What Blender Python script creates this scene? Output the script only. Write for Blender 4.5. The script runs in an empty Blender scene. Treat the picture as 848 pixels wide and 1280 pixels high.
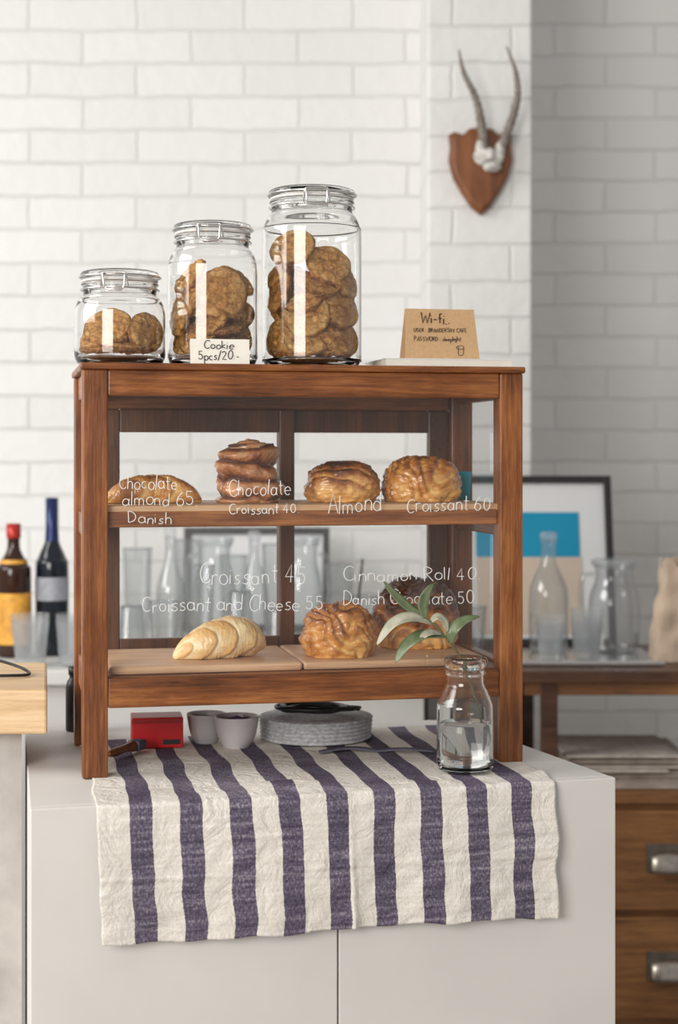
import bpy, bmesh, math, random
from math import sin, cos, pi, radians, sqrt
from mathutils import Vector, Matrix, noise
random.seed(4)
scene = bpy.context.scene
F = 2067.0; CX = 424.0; HY = 565.0; CH = 1.376; CT = 0.9
COL = scene.collection

# ---------------------------------------------------------------- materials
def newmat(name):
    m = bpy.data.materials.new(name); m.use_nodes = True
    nt = m.node_tree
    for n in list(nt.nodes): nt.nodes.remove(n)
    out = nt.nodes.new('ShaderNodeOutputMaterial')
    return m, nt, out
def N(nt, t, **kw):
    n = nt.nodes.new(t)
    for k, v in kw.items(): setattr(n, k, v)
    return n
def L(nt, a, b): nt.links.new(a, b)
def principled(nt, out, col=(.8,.8,.8), rough=.5, metal=0, spec=.5):
    b = N(nt, 'ShaderNodeBsdfPrincipled')
    b.inputs['Base Color'].default_value = (*col, 1)
    b.inputs['Roughness'].default_value = rough
    b.inputs['Metallic'].default_value = metal
    b.inputs['Specular IOR Level'].default_value = spec
    L(nt, b.outputs[0], out.inputs[0]); return b
def ramp(nt, stops):
    r = N(nt, 'ShaderNodeValToRGB')
    el = r.color_ramp.elements
    while len(el) < len(stops): el.new(0.5)
    for e, (p, c) in zip(el, stops):
        e.position = p; e.color = (*c, 1)
    return r
def mapping(nt, scale=(1,1,1), coord='Object'):
    tc = N(nt, 'ShaderNodeTexCoord'); mp = N(nt, 'ShaderNodeMapping')
    mp.inputs['Scale'].default_value = scale
    L(nt, tc.outputs[coord], mp.inputs[0]); return mp.outputs[0]
def noisetex(nt, vec, scale, detail=4, rough=.55, dist=0):
    n = N(nt, 'ShaderNodeTexNoise')
    n.inputs['Scale'].default_value = scale; n.inputs['Detail'].default_value = detail
    n.inputs['Roughness'].default_value = rough; n.inputs['Distortion'].default_value = dist
    L(nt, vec, n.inputs['Vector']); return n
def bump(nt, h, b, strength=.3, dist=.01):
    bp = N(nt, 'ShaderNodeBump'); bp.inputs['Strength'].default_value = strength
    bp.inputs['Distance'].default_value = dist
    L(nt, h, bp.inputs['Height']); L(nt, bp.outputs[0], b.inputs['Normal'])
def math_(nt, op, a, b, c=None, clamp=False):
    n = N(nt, 'ShaderNodeMath', operation=op); n.use_clamp = clamp
    for i, q in enumerate((a, b, c)):
        if q is None: continue
        if isinstance(q, (int, float)): n.inputs[i].default_value = q
        else: L(nt, q, n.inputs[i])
    return n.outputs[0]

def plain(name, col, rough=.5, metal=0, var=.12, nscale=30, bstr=.05, spec=.5):
    m, nt, out = newmat(name); b = principled(nt, out, col, rough, metal, spec)
    v = mapping(nt); n = noisetex(nt, v, nscale)
    r = ramp(nt, [(.3, tuple(c*(1-var) for c in col)), (.7, tuple(min(1, c*(1+var)) for c in col))])
    L(nt, n.outputs['Fac'], r.inputs[0]); L(nt, r.outputs[0], b.inputs['Base Color'])
    if bstr: bump(nt, n.outputs['Fac'], b, bstr, .003)
    return m
def wood(name, dark, mid, light, axis='Z', rough=.35, s=1.0, lo=.38, hi=.62):
    m, nt, out = newmat(name); b = principled(nt, out, mid, rough)
    sc = {'X': (1.2, 22, 22), 'Y': (22, 1.2, 22), 'Z': (22, 22, 1.2)}[axis]
    v = mapping(nt, tuple(c*s for c in sc))
    n1 = noisetex(nt, v, 1.6, 6, .6, .8); n2 = noisetex(nt, v, 11, 4, .7, .2)
    n3 = noisetex(nt, mapping(nt), 7, 4)
    a = math_(nt, 'MULTIPLY', n1.outputs['Fac'], .42)
    a = math_(nt, 'MULTIPLY_ADD', n2.outputs['Fac'], .33, a)
    a = math_(nt, 'MULTIPLY_ADD', n3.outputs['Fac'], .25, a)
    r = ramp(nt, [(lo, dark), ((lo+hi)/2, mid), (hi, light)])
    L(nt, a, r.inputs[0]); L(nt, r.outputs[0], b.inputs['Base Color'])
    rr = ramp(nt, [(.35,(rough*.7,)*3),(.65,(min(1,rough*1.5),)*3)]); L(nt, n3.outputs['Fac'], rr.inputs[0]); L(nt, rr.outputs[0], b.inputs['Roughness'])
    bump(nt, n2.outputs['Fac'], b, .25, .002)
    return m
def glassmat(name, tint=(.98,.985,.985), edge=(.6,.64,.64), base=.035, peak=.7, power=4.0, rough=.02, haze=0.0, hcol=(.9,.92,.93), tpow=2.5):
    """thin-walled glass: see-through, Schlick-like reflection growing to the edges"""
    m, nt, out = newmat(name)
    lw = N(nt, 'ShaderNodeLayerWeight'); lw.inputs['Blend'].default_value = .5
    fac = lw.outputs['Facing']
    mixc = N(nt, 'ShaderNodeMixRGB'); mixc.inputs[1].default_value = (*tint,1); mixc.inputs[2].default_value = (*edge,1)
    L(nt, math_(nt,'POWER',fac,tpow), mixc.inputs[0])
    tr = N(nt, 'ShaderNodeBsdfTransparent'); L(nt, mixc.outputs[0], tr.inputs[0])
    gl = N(nt, 'ShaderNodeBsdfGlossy'); gl.inputs['Roughness'].default_value = rough
    f = math_(nt,'MULTIPLY_ADD', math_(nt,'POWER',fac,power), peak, base, True)
    mix = N(nt, 'ShaderNodeMixShader'); L(nt, f, mix.inputs[0]); L(nt, tr.outputs[0], mix.inputs[1]); L(nt, gl.outputs[0], mix.inputs[2])
    last = mix
    if haze > 0:
        df = N(nt, 'ShaderNodeBsdfDiffuse'); df.inputs[0].default_value = (*hcol,1)
        tl = N(nt, 'ShaderNodeBsdfTranslucent'); tl.inputs[0].default_value = (*hcol,1)
        ms = N(nt, 'ShaderNodeMixShader'); L(nt, df.outputs[0], ms.inputs[1]); L(nt, tl.outputs[0], ms.inputs[2])
        mx = N(nt, 'ShaderNodeMixShader'); mx.inputs[0].default_value = haze
        L(nt, mix.outputs[0], mx.inputs[1]); L(nt, ms.outputs[0], mx.inputs[2]); last = mx
    L(nt, last.outputs[0], out.inputs[0])
    return m

def brickmat(name, base, mortar):
    m, nt, out = newmat(name); b = principled(nt, out, base, .55)
    tc = N(nt, 'ShaderNodeTexCoord'); sp = N(nt, 'ShaderNodeSeparateXYZ'); L(nt, tc.outputs['Object'], sp.inputs[0])
    cb = N(nt, 'ShaderNodeCombineXYZ'); L(nt, math_(nt,'ADD',sp.outputs[0],sp.outputs[1]), cb.inputs[0]); L(nt, math_(nt,'ADD',sp.outputs[2],.03), cb.inputs[1])
    nz = noisetex(nt, tc.outputs['Object'], 7, 4)
    vm = N(nt, 'ShaderNodeVectorMath', operation='MULTIPLY_ADD')
    vm.inputs[1].default_value = (.022,.022,0); L(nt, nz.outputs['Color'], vm.inputs[0]); L(nt, cb.outputs[0], vm.inputs[2])
    br = N(nt, 'ShaderNodeTexBrick'); L(nt, vm.outputs[0], br.inputs['Vector'])
    br.inputs['Scale'].default_value = 1; br.inputs['Brick Width'].default_value = .30
    br.inputs['Row Height'].default_value = .0925; br.inputs['Mortar Size'].default_value = .006
    br.inputs['Mortar Smooth'].default_value = 1; br.inputs['Bias'].default_value = 0
    br.inputs['Color1'].default_value = (*base, 1); br.inputs['Color2'].default_value = (*[c*.94 for c in base], 1)
    n5 = noisetex(nt, tc.outputs['Object'], 3.2, 3)
    rr = ramp(nt, [(.36,(0,0,0)),(.58,(1,1,1))]); L(nt, n5.outputs['Fac'], rr.inputs[0])
    mixm = N(nt,'ShaderNodeMixRGB'); mixm.inputs[1].default_value=(*mortar,1); mixm.inputs[2].default_value=(*[c*.93 for c in base],1); L(nt, rr.outputs[0], mixm.inputs[0]); L(nt, mixm.outputs[0], br.inputs['Mortar'])
    L(nt, br.outputs['Color'], b.inputs['Base Color'])
    n2 = noisetex(nt, tc.outputs['Object'], 22, 5)
    iv = math_(nt,'SUBTRACT',1.0,br.outputs['Fac'])
    bump(nt, math_(nt,'MULTIPLY_ADD',n2.outputs['Fac'],.9,iv), b, .45, .010)
    return m

M = {}
rd, rm, rl = (.050,.014,.0035), (.200,.060,.014), (.40,.150,.038)
M['woodX'] = wood('varnished_wood_x', rd, rm, rl, 'X')
M['woodY'] = wood('varnished_wood_y', rd, rm, rl, 'Y')
M['woodZ'] = wood('varnished_wood_z', rd, rm, rl, 'Z')
M['backwood'] = wood('dark_varnished_wood', (.032,.011,.004), (.10,.034,.010), (.17,.062,.018), 'Z')
M['shelfwood'] = wood('pale_shelf_wood', (.36,.18,.08), (.54,.31,.16), (.66,.43,.25), 'X', .5)
M['board'] = wood('board_wood', (.44,.25,.13), (.62,.38,.22), (.72,.49,.31), 'X', .5)
M['block'] = wood('pale_block_wood', (.50,.31,.15), (.68,.47,.26), (.78,.58,.36), 'X', .5)
M['chest'] = wood('chest_wood', (.10,.038,.012), (.25,.105,.033), (.37,.17,.06), 'X', .4)
M['chestdark'] = wood('chest_wood_dark', (.035,.014,.008), (.09,.038,.018), (.15,.062,.03), 'X', .3)
M['shield'] = wood('shield_wood', (.09,.026,.007), (.19,.062,.017), (.27,.10,.03), 'Z', .35)
M['brick'] = brickmat('painted_brick', (.79,.785,.77), (.66,.65,.635))
M['white'] = plain('white_painted_wood', (.68,.655,.625), .5, 0, .03, 8, .03)
M['whitebar'] = plain('white_bar_paint', (.72,.71,.69), .5, 0, .03, 8, .03)
M['plaster'] = plain('rough_plaster', (.46,.43,.40), .85, 0, .25, 10, .6)
M['floor'] = plain('concrete_floor', (.34,.31,.28), .6, 0, .2, 3, .1)
M['pane'] = glassmat('pane_glass', (.98,.983,.983), (.93,.94,.94), .055, .5, 4, haze=.006)
M['rim'] = glassmat('thick_glass', (.90,.92,.92), (.42,.46,.47), .12, .6, 2.2, tpow=1.6)
M['clear'] = glassmat('drinking_glass', (.91,.925,.93), (.28,.32,.34), .10, .6, 2.2, .04, .06, tpow=2.0)
M['plastic'] = glassmat('frosted_plastic', (.93,.94,.95), (.66,.69,.72), .06, .4, 2.5, .2, .20)
M['metal'] = plain('steel_wire', (.72,.71,.70), .25, 1, .05, 40, 0)
M['pull'] = plain('aged_metal', (.42,.38,.33), .35, 1, .2, 60, .1)
M['pullplate'] = plain('pull_plate_metal',(.22,.19,.16),.4,1,.2,60,.1)
M['black'] = plain('black_rubber', (.012,.012,.013), .4, 0, .2, 40, 0)
M['frame'] = plain('black_frame_paint', (.02,.018,.017), .4, 0, .2, 40, 0)
M['paper'] = plain('white_card', (.83,.79,.70), .8, 0, .03, 60, 0)
M['kraft'] = plain('kraft_card', (.60,.38,.20), .85, 0, .07, 180, .05)
M['ink'] = plain('black_ink', (.03,.025,.025), .6, 0, .1, 40, 0)
M['chalk'] = plain('white_marker', (.78,.78,.76), .7, 0, .05, 90, 0)
M['horn'] = plain('horn', (.20,.17,.145), .5, 0, .4, 60, .4)
M['bone'] = plain('bone', (.58,.56,.52), .6, 0, .3, 40, .3)
M['blue'] = plain('cyan_print', (.0,.30,.50), .5, 0, .04, 5, 0)
M['beige'] = plain('beige_print', (.66,.54,.43), .6, 0, .05, 5, 0)
M['mat'] = plain('picture_mat', (.80,.80,.80), .6, 0, .02, 5, 0)
M['red'] = plain('red_carton', (.58,.012,.018), .4, 0, .1, 10, 0)
M['ceramic'] = plain('grey_ceramic', (.58,.55,.56), .3, 0, .05, 10, 0)
M['greytin'] = plain('grey_woven', (.48,.48,.49), .6, .0, .35, 160, .3)
M['strap'] = plain('dark_strap', (.10,.10,.14), .7, 0, .2, 60, .1)
M['news'] = plain('newsprint', (.60,.53,.47), .8, 0, .2, 35, .05)
M['bag'] = plain('brown_paper', (.62,.48,.36), .8, 0, .15, 15, .5)
M['amber'] = plain('dark_liquor_glass', (.035,.012,.006), .08, 0, .1, 10, 0)
M['wine'] = plain('dark_wine_glass', (.008,.012,.02), .08, 0, .1, 10, 0)
M['label'] = plain('orange_label', (.75,.36,.05), .5, 0, .35, 40, 0)
M['label2'] = plain('pale_label', (.35,.36,.40), .5, 0, .2, 60, 0)
M['foil'] = plain('blue_foil', (.02,.035,.12), .3, .4, .1, 20, 0)
M['redfoil'] = plain('red_foil', (.45,.03,.02), .3, .2, .1, 20, 0)
M['purple'] = plain('purple_cloth', (.11,.06,.16), .8, 0, .2, 30, .2)
M['stem'] = plain('stem_green', (.12,.14,.06), .5, 0, .2, 40, 0)
M['seal'] = plain('seal_rubber', (.72,.70,.66), .6, 0, .05, 20, 0)
def realglass(name, ior, col=(1,1,1)):
    m, nt, out = newmat(name)
    b = principled(nt, out, col, 0.0); b.inputs['Transmission Weight'].default_value = 1; b.inputs['IOR'].default_value = ior
    return m
M['vglass'] = realglass('bottle_glass', 1.45, (.97,.985,.98)); M['vwater'] = realglass('vase_water', 1.333)
M['jglass'] = realglass('jar_glass', 1.45, (.995,.998,.996))
def leafmat(name, c1, c2):
    m, nt, out = newmat(name); b = principled(nt, out, c1, .35)
    v = mapping(nt); n = noisetex(nt, v, 45, 3)
    r = ramp(nt, [(.35, c1), (.65, c2)]); L(nt, n.outputs['Fac'], r.inputs[0]); L(nt, r.outputs[0], b.inputs['Base Color'])
    return m
M['leaf'] = leafmat('leaf_green', (.085,.125,.055), (.19,.23,.125))
M['leafpale'] = leafmat('leaf_pale', (.30,.31,.22), (.48,.45,.36))

def pastry(name, dark, mid, light, rough=.28, sc=28, lw=.45, hz=3.0, lo=.15, hi=.75, off=.0, coat=.9):
    m, nt, out = newmat(name); b = principled(nt, out, mid, rough)
    v = mapping(nt); n = noisetex(nt, v, sc, 6, .75, .8); nb = noisetex(nt, v, sc*.35, 3, .5, .4)
    tc = N(nt, 'ShaderNodeTexCoord'); sp = N(nt, 'ShaderNodeSeparateXYZ'); L(nt, tc.outputs['Object'], sp.inputs[0])
    at = N(nt, 'ShaderNodeAttribute'); at.attribute_name = 'layer'
    a = math_(nt,'MULTIPLY',n.outputs['Fac'],1.05)
    a = math_(nt,'MULTIPLY_ADD',nb.outputs['Fac'],.95,a)
    a = math_(nt,'MULTIPLY_ADD',at.outputs['Fac'],-lw,a)
    a = math_(nt,'MULTIPLY_ADD',sp.outputs[2],-hz,a)
    a = math_(nt,'ADD',a,off-.22)
    r = ramp(nt, [(lo, dark), (lo*.55+hi*.45, mid), (hi, light)]); L(nt, a, r.inputs[0]); L(nt, r.outputs[0], b.inputs['Base Color'])
    n2 = noisetex(nt, mapping(nt,(1,1,2.2)), sc*4, 5, .65); bump(nt, n2.outputs['Fac'], b, .8, .003)
    b.inputs['Coat Weight'].default_value = coat; b.inputs['Coat Roughness'].default_value = .10
    return m
M['crust'] = pastry('golden_crust', (.17,.036,.005), (.62,.235,.035), (.90,.54,.17), off=.03)
M['crustdark'] = pastry('dark_crust', (.060,.015,.004), (.38,.115,.018), (.88,.48,.14), hz=6.5, off=.19)
M['crustpale'] = pastry('pale_croissant', (.46,.18,.04), (.78,.47,.17), (.90,.73,.44), .4, 22, .50, 1.0, .0, .62, .02, .3)
M['rollcrust'] = pastry('cinnamon_crust', (.10,.026,.008), (.40,.14,.042), (.74,.40,.18), .32, 30, .60, 1.0, off=.02)
M['danish'] = pastry('danish_crust', (.18,.042,.006), (.62,.25,.045), (.90,.56,.20), .32, 30, .45, 3.5, off=.06)
M['filling'] = plain('chocolate_filling', (.07,.021,.009), .35, 0, .3, 60, .2)

def cookiemat():
    m, nt, out = newmat('oat_cookie'); b = principled(nt, out, (.4,.2,.08), .7)
    v = mapping(nt); n = noisetex(nt, v, 85, 6, .8)
    at = N(nt, 'ShaderNodeAttribute'); at.attribute_name = 'layer'
    vo = N(nt, 'ShaderNodeTexVoronoi'); vo.inputs['Scale'].default_value = 130; L(nt, v, vo.inputs['Vector'])
    wv = N(nt, 'ShaderNodeVectorMath', operation='MULTIPLY_ADD'); wv.inputs[1].default_value=(.012,.012,.012); L(nt, n.outputs['Color'], wv.inputs[0]); L(nt, v, wv.inputs[2])
    vc = N(nt, 'ShaderNodeTexVoronoi'); vc.feature='DISTANCE_TO_EDGE'; vc.inputs['Scale'].default_value = 70; L(nt, wv.outputs[0], vc.inputs['Vector'])
    r = ramp(nt, [(.30, (.24,.075,.012)), (.5, (.74,.33,.078)), (.68, (.96,.60,.22))])
    cr = ramp(nt, [(0,(0,0,0)),(.08,(1,1,1))]); L(nt, vc.outputs['Distance'], cr.inputs[0])
    a = math_(nt,'MULTIPLY_ADD',n.outputs['Fac'],.80,.10)
    a = math_(nt,'ADD',a,at.outputs['Fac'])
    a = math_(nt,'MULTIPLY_ADD',cr.outputs[0],.06,math_(nt,'SUBTRACT',a,.05))
    L(nt, a, r.inputs[0]); L(nt, r.outputs[0], b.inputs['Base Color'])
    h = math_(nt,'ADD',n.outputs['Fac'],vo.outputs['Distance']); h = math_(nt,'MULTIPLY_ADD',cr.outputs[0],.3,h)
    bump(nt, h, b, .9, .006); return m
M['cookie'] = cookiemat()

def clothmat():
    m, nt, out = newmat('striped_linen'); b = principled(nt, out, (.8,.75,.68), .9, 0, .2)
    tc = N(nt, 'ShaderNodeTexCoord'); sp = N(nt, 'ShaderNodeSeparateXYZ'); L(nt, tc.outputs['UV'], sp.inputs[0])
    nz = noisetex(nt, tc.outputs['UV'], 400, 2)
    u0 = math_(nt,'MULTIPLY_ADD',nz.outputs['Fac'],.004,sp.outputs[0])
    a = math_(nt,'SUBTRACT',u0,.069)
    fr = math_(nt,'FRACT',math_(nt,'DIVIDE',a,.1038),0)
    mu = math_(nt,'MULTIPLY',math_(nt,'LESS_THAN',fr,.455),math_(nt,'GREATER_THAN',a,0.0))
    mp = N(nt, 'ShaderNodeMapping'); mp.inputs['Scale'].default_value = (230, 190, 1); L(nt, tc.outputs['UV'], mp.inputs[0])
    n2 = noisetex(nt, mp.outputs[0], 1, 4, .8)
    n6 = noisetex(nt, mapping(nt,(3,3,60)), 3, 3)
    cf = math_(nt,'MULTIPLY_ADD',n6.outputs['Fac'],.35,math_(nt,'MULTIPLY',n2.outputs['Fac'],.65))
    r1 = ramp(nt, [(.38, (.052,.040,.068)), (.52,(.140,.116,.168)), (.66, (.43,.39,.43))]); L(nt, cf, r1.inputs[0])
    r2 = ramp(nt, [(.36, (.66,.61,.54)), (.66, (.90,.86,.80))]); L(nt, cf, r2.inputs[0])
    mix = N(nt, 'ShaderNodeMixRGB'); L(nt, mu, mix.inputs[0]); L(nt, r2.outputs[0], mix.inputs[1]); L(nt, r1.outputs[0], mix.inputs[2])
    L(nt, mix.outputs[0], b.inputs['Base Color'])
    n4 = noisetex(nt, mapping(nt,(1,1,1)), 22, 5, .58, 1.8)
    bump(nt, math_(nt,'MULTIPLY_ADD',n2.outputs['Fac'],.15,n4.outputs['Fac']), b, .65, .011); return m
M['cloth'] = clothmat()

# ---------------------------------------------------------------- geometry helpers
def empty(name, loc=(0,0,0), rz=0):
    e = bpy.data.objects.new(name, None); e.location = loc; e.rotation_euler = (0,0,rz)
    e.empty_display_size = .05; COL.objects.link(e); return e
def mesh(name, verts, faces, mat, parent=None, smooth=False, bevel=0, loc=None, rot=None, seg=2, attr=None):
    me = bpy.data.meshes.new(name); me.from_pydata([tuple(v) for v in verts], [], faces)
    me.update()
    bm = bmesh.new(); bm.from_mesh(me); bmesh.ops.recalc_face_normals(bm, faces=bm.faces); bm.to_mesh(me); bm.free()
    if attr is not None:
        at = me.attributes.new('layer','FLOAT','POINT')
        for i, q in enumerate(attr): at.data[i].value = q
    o = bpy.data.objects.new(name, me); COL.objects.link(o)
    me.materials.append(M[mat] if isinstance(mat, str) else mat)
    if smooth:
        for p in me.polygons: p.use_smooth = True
    if bevel:
        md = o.modifiers.new('bevel', 'BEVEL'); md.width = bevel; md.segments = seg; md.limit_method = 'ANGLE'
    if parent: o.parent = parent
    if loc is not None: o.location = loc
    if rot is not None: o.rotation_euler = rot
    return o
def boxvf(x0,x1,y0,y1,z0,z1):
    v = [(x0,y0,z0),(x1,y0,z0),(x1,y1,z0),(x0,y1,z0),(x0,y0,z1),(x1,y0,z1),(x1,y1,z1),(x0,y1,z1)]
    f = [(3,2,1,0),(4,5,6,7),(0,1,5,4),(1,2,6,5),(2,3,7,6),(3,0,4,7)]
    return v, f
def box(name, b, mat, parent=None, bevel=.002, **kw):
    v, f = boxvf(*b); return mesh(name, v, f, mat, parent, False, bevel, **kw)
def quad(name, vs, mat, parent): return mesh(name, vs, [(0,1,2,3)], mat, parent)
def prism(name, poly, z0, z1, mat, parent=None, bevel=0):
    n = len(poly); v = [(x,y,z0) for x,y in poly]+[(x,y,z1) for x,y in poly]
    f = [tuple(range(n))[::-1], tuple(range(n,2*n))]+[(i,(i+1)%n,n+(i+1)%n,n+i) for i in range(n)]
    return mesh(name, v, f, mat, parent, False, bevel)
def lathe(name, prof, mat, parent=None, seg=48, loc=None, capb=False, capt=False, smooth=True, rot=None):
    v=[];f=[]
    for r,z in prof:
        for i in range(seg):
            a=2*pi*i/seg; v.append((r*cos(a),r*sin(a),z))
    for k in range(len(prof)-1):
        for i in range(seg):
            j=(i+1)%seg; f.append((k*seg+i,k*seg+j,(k+1)*seg+j,(k+1)*seg+i))
    if capb: f.append(tuple(range(seg))[::-1])
    if capt: f.append(tuple(range((len(prof)-1)*seg, len(prof)*seg)))
    return mesh(name, v, f, mat, parent, smooth, 0, loc, rot)
def smoothprof(pts, n=6):
    out=[]
    P=[pts[0]]+list(pts)+[pts[-1]]
    for i in range(1,len(P)-2):
        p0,p1,p2,p3=P[i-1],P[i],P[i+1],P[i+2]
        for k in range(n):
            t=k/n
            out.append(tuple(.5*((2*p1[c])+(-p0[c]+p2[c])*t+(2*p0[c]-5*p1[c]+4*p2[c]-p3[c])*t*t+(-p0[c]+3*p1[c]-3*p2[c]+p3[c])*t**3) for c in range(len(p1))))
    out.append(tuple(pts[-1])); return out
def tube(name, pts, rad, mat, parent=None, seg=8, closed=False, rads=None, sm=5, loc=None):
    if sm: 
        if rads: 
            q = smoothprof([(*p, r) for p, r in zip(pts, rads)], sm); pts=[p[:3] for p in q]; rads=[p[3] for p in q]
        else: pts = smoothprof(pts, sm)
    pts=[Vector(p) for p in pts]; n=len(pts)
    v=[];f=[]; prev=None
    for i,p in enumerate(pts):
        t=(pts[min(i+1,n-1)]-pts[max(i-1,0)])
        if t.length<1e-9: t=Vector((0,0,1))
        t.normalize()
        if prev is None:
            a=t.orthogonal().normalized()
        else:
            a=prev-t*prev.dot(t)
            a=a.normalized() if a.length>1e-6 else t.orthogonal().normalized()
        prev=a; b=t.cross(a); r=rads[i] if rads else rad
        for k in range(seg):
            an=2*pi*k/seg; v.append(p+a*cos(an)*r+b*sin(an)*r)
    for i in range(n-1):
        for k in range(seg):
            j=(k+1)%seg; f.append((i*seg+k,i*seg+j,(i+1)*seg+j,(i+1)*seg+k))
    f.append(tuple(range(seg))[::-1]); f.append(tuple(range((n-1)*seg,n*seg)))
    return mesh(name, v, f, mat, parent, True, 0, loc)
def ring(R, z, n=40, a0=0, a1=2*pi, cx=0, cy=0):
    return [(cx+R*cos(a0+(a1-a0)*i/n), cy+R*sin(a0+(a1-a0)*i/n), z) for i in range(n+1)]
def X(px, D): return (px-CX)/F*D
def Z(py, D): return CH-(py-HY)/F*D

# ---------------------------------------------------------------- stroke handwriting
def arc(cx,cy,rx,ry,a0,a1,n=10):
    return [(cx+rx*cos(radians(a0+(a1-a0)*i/n)), cy+ry*sin(radians(a0+(a1-a0)*i/n))) for i in range(n+1)]
def o_(cx=.2,cy=.25,rx=.2,ry=.25): return arc(cx,cy,rx,ry,90,450,14)
G = {
'C':([arc(.3,.5,.3,.5,50,310)],.55),'D':([[(0,0),(0,1)],arc(0,.5,.48,.5,90,-90)],.55),
'A':([[(0,0),(.25,1),(.5,0)],[(.1,.38),(.42,.38)]],.55),'R':([[(0,0),(0,1)],arc(0,.75,.4,.25,90,-90),[(.1,.5),(.45,0)]],.5),
'W':([[(0,1),(.18,0),(.36,.75),(.54,0),(.74,1)]],.8),'h':([[(0,0),(0,1)],arc(.17,.28,.17,.24,180,0)+[(.34,0)]],.42),
'o':([o_()],.46),'c':([arc(.2,.25,.2,.25,50,310)],.4),'l':([[(0,1),(0,0)]],.12),
'a':([o_(),[(.4,.5),(.4,.1),(.45,0)]],.5),'t':([[(.12,.9),(.12,.08),(.22,0)],[(0,.58),(.27,.58)]],.32),
'e':([[(.02,.26),(.4,.26)]+arc(.2,.25,.2,.25,5,310)[1:]],.46),
'm':([[(0,.5),(0,0)],arc(.14,.3,.14,.2,180,0)+[(.28,0)],arc(.42,.3,.14,.2,180,0)+[(.56,0)]],.64),
'n':([[(0,.5),(0,0)],arc(.17,.28,.17,.22,180,0)+[(.34,0)]],.42),
'd':([o_(),[(.4,1),(.4,0)]],.5),'i':([[(0,.5),(0,0)],[(0,.72),(0,.76)]],.13),
's':([[(.3,.46),(.18,.5),(.05,.42),(.08,.3),(.26,.22),(.3,.1),(.18,0),(0,.05)]],.38),
'r':([[(0,.5),(0,0)],arc(.16,.3,.16,.2,180,50)],.32),'k':([[(0,1),(0,0)],[(.3,.5),(0,.22),(.32,0)]],.38),
'p':([[(0,.5),(0,-.4)],o_()],.46),'f':([arc(.24,.82,.14,.18,60,180)+[(.1,0)],[(0,.5),(.26,.5)]],.3),
'g':([o_(),[(.4,.5),(.4,-.2),(.25,-.35),(.05,-.28)]],.5),'w':([[(0,.5),(.12,0),(.24,.4),(.36,0),(.48,.5)]],.54),
'U':([[(0,1),(0,.25)]+arc(.22,.25,.22,.25,180,360)+[(.44,1)]],.56),
'S':([[(.4,.9),(.22,1),(.04,.86),(.06,.62),(.34,.45),(.42,.2),(.22,0),(0,.1)]],.54),
'E':([[(.4,1),(0,1),(0,0),(.4,0)],[(0,.5),(.34,.5)]],.52),'B':([[(0,0),(0,1)],arc(0,.76,.34,.24,90,-90),arc(0,.26,.4,.26,90,-90)],.52),
'N':([[(0,0),(0,1),(.42,0),(.42,1)]],.56),'Y':([[(0,1),(.22,.5),(.44,1)],[(.22,.5),(.22,0)]],.54),
'F':([[(.4,1),(0,1),(0,0)],[(0,.5),(.34,.5)]],.5),'P':([[(0,0),(0,1)],arc(0,.73,.4,.27,90,-90)],.52),
'O':([arc(.26,.5,.26,.5,90,450,16)],.62),'X':([[(0,0),(.4,1)],[(0,1),(.4,0)]],.5),
'0':([arc(.22,.45,.22,.45,90,450,16)],.56),'2':([arc(.2,.7,.2,.22,160,-20)+[(0,0),(.42,0)]],.54),
'4':([[(.3,0),(.3,.95),(0,.3),(.42,.3)]],.54),
'5':([[(.38,.9),(.06,.9),(.04,.52)]+arc(.18,.28,.22,.28,110,-150)],.54),
'6':([[(.34,.92),(.1,.6),(.02,.3)]+arc(.22,.24,.2,.24,180,520,14)],.54),
'.':([[(0,0),(.03,.03)]],.16),':':([[(0,.08),(.02,.11)],[(0,.42),(.02,.45)]],.2),'/':([[(0,-.1),(.3,1)]],.4),
'-':([[(0,.4),(.24,.4)]],.36)}
def textlines(name, items, bevel, mat, parent, mapf):
    """items: (string, x, y, height, total_width, slope)"""
    cu = bpy.data.curves.new(name, 'CURVE'); cu.dimensions='3D'; cu.bevel_depth=bevel; cu.bevel_resolution=1
    cu.materials.append(M[mat])
    rnd = random.Random(11)
    for (s, x, y, h, w, sl) in items:
        adv = [ (.3 if ch==' ' else G[ch][1]+.08) for ch in s]; k = w/sum(adv)
        cx = 0
        for ch, ad in zip(s, adv):
            if ch != ' ':
                jy = rnd.uniform(-.08,.08); js = rnd.uniform(.9,1.1); sk = rnd.uniform(-.04,.10)
                for st in G[ch][0]:
                    sp = cu.splines.new('POLY'); sp.points.add(len(st)-1)
                    for i,(a,b) in enumerate(st):
                        lx = cx+(a+sk*b)*js; ly = (b*js+jy)*h
                        p = mapf(x+lx*k, y+ly+lx*k*sl)
                        sp.points[i].co = (*p, 1)
            cx += ad
    o = bpy.data.objects.new(name, cu); COL.objects.link(o)
    if parent: o.parent = parent
    return o

# ---------------------------------------------------------------- room
box('floor', (-3.5,3.5,-1.5,5.2,-.05,0), 'floor', bevel=0)
box('wall_back', (-3.5,X(535,4.2),4.6,5.2,0,3.2), 'brick', bevel=0)
box('wall_pilaster', (X(535,4.2),X(665,4.2),4.2,5.2,0,3.2), 'brick', bevel=.006)
box('wall_right', (X(665,4.2),3.5,4.9,5.2,0,3.2), 'brick', bevel=0)

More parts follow.
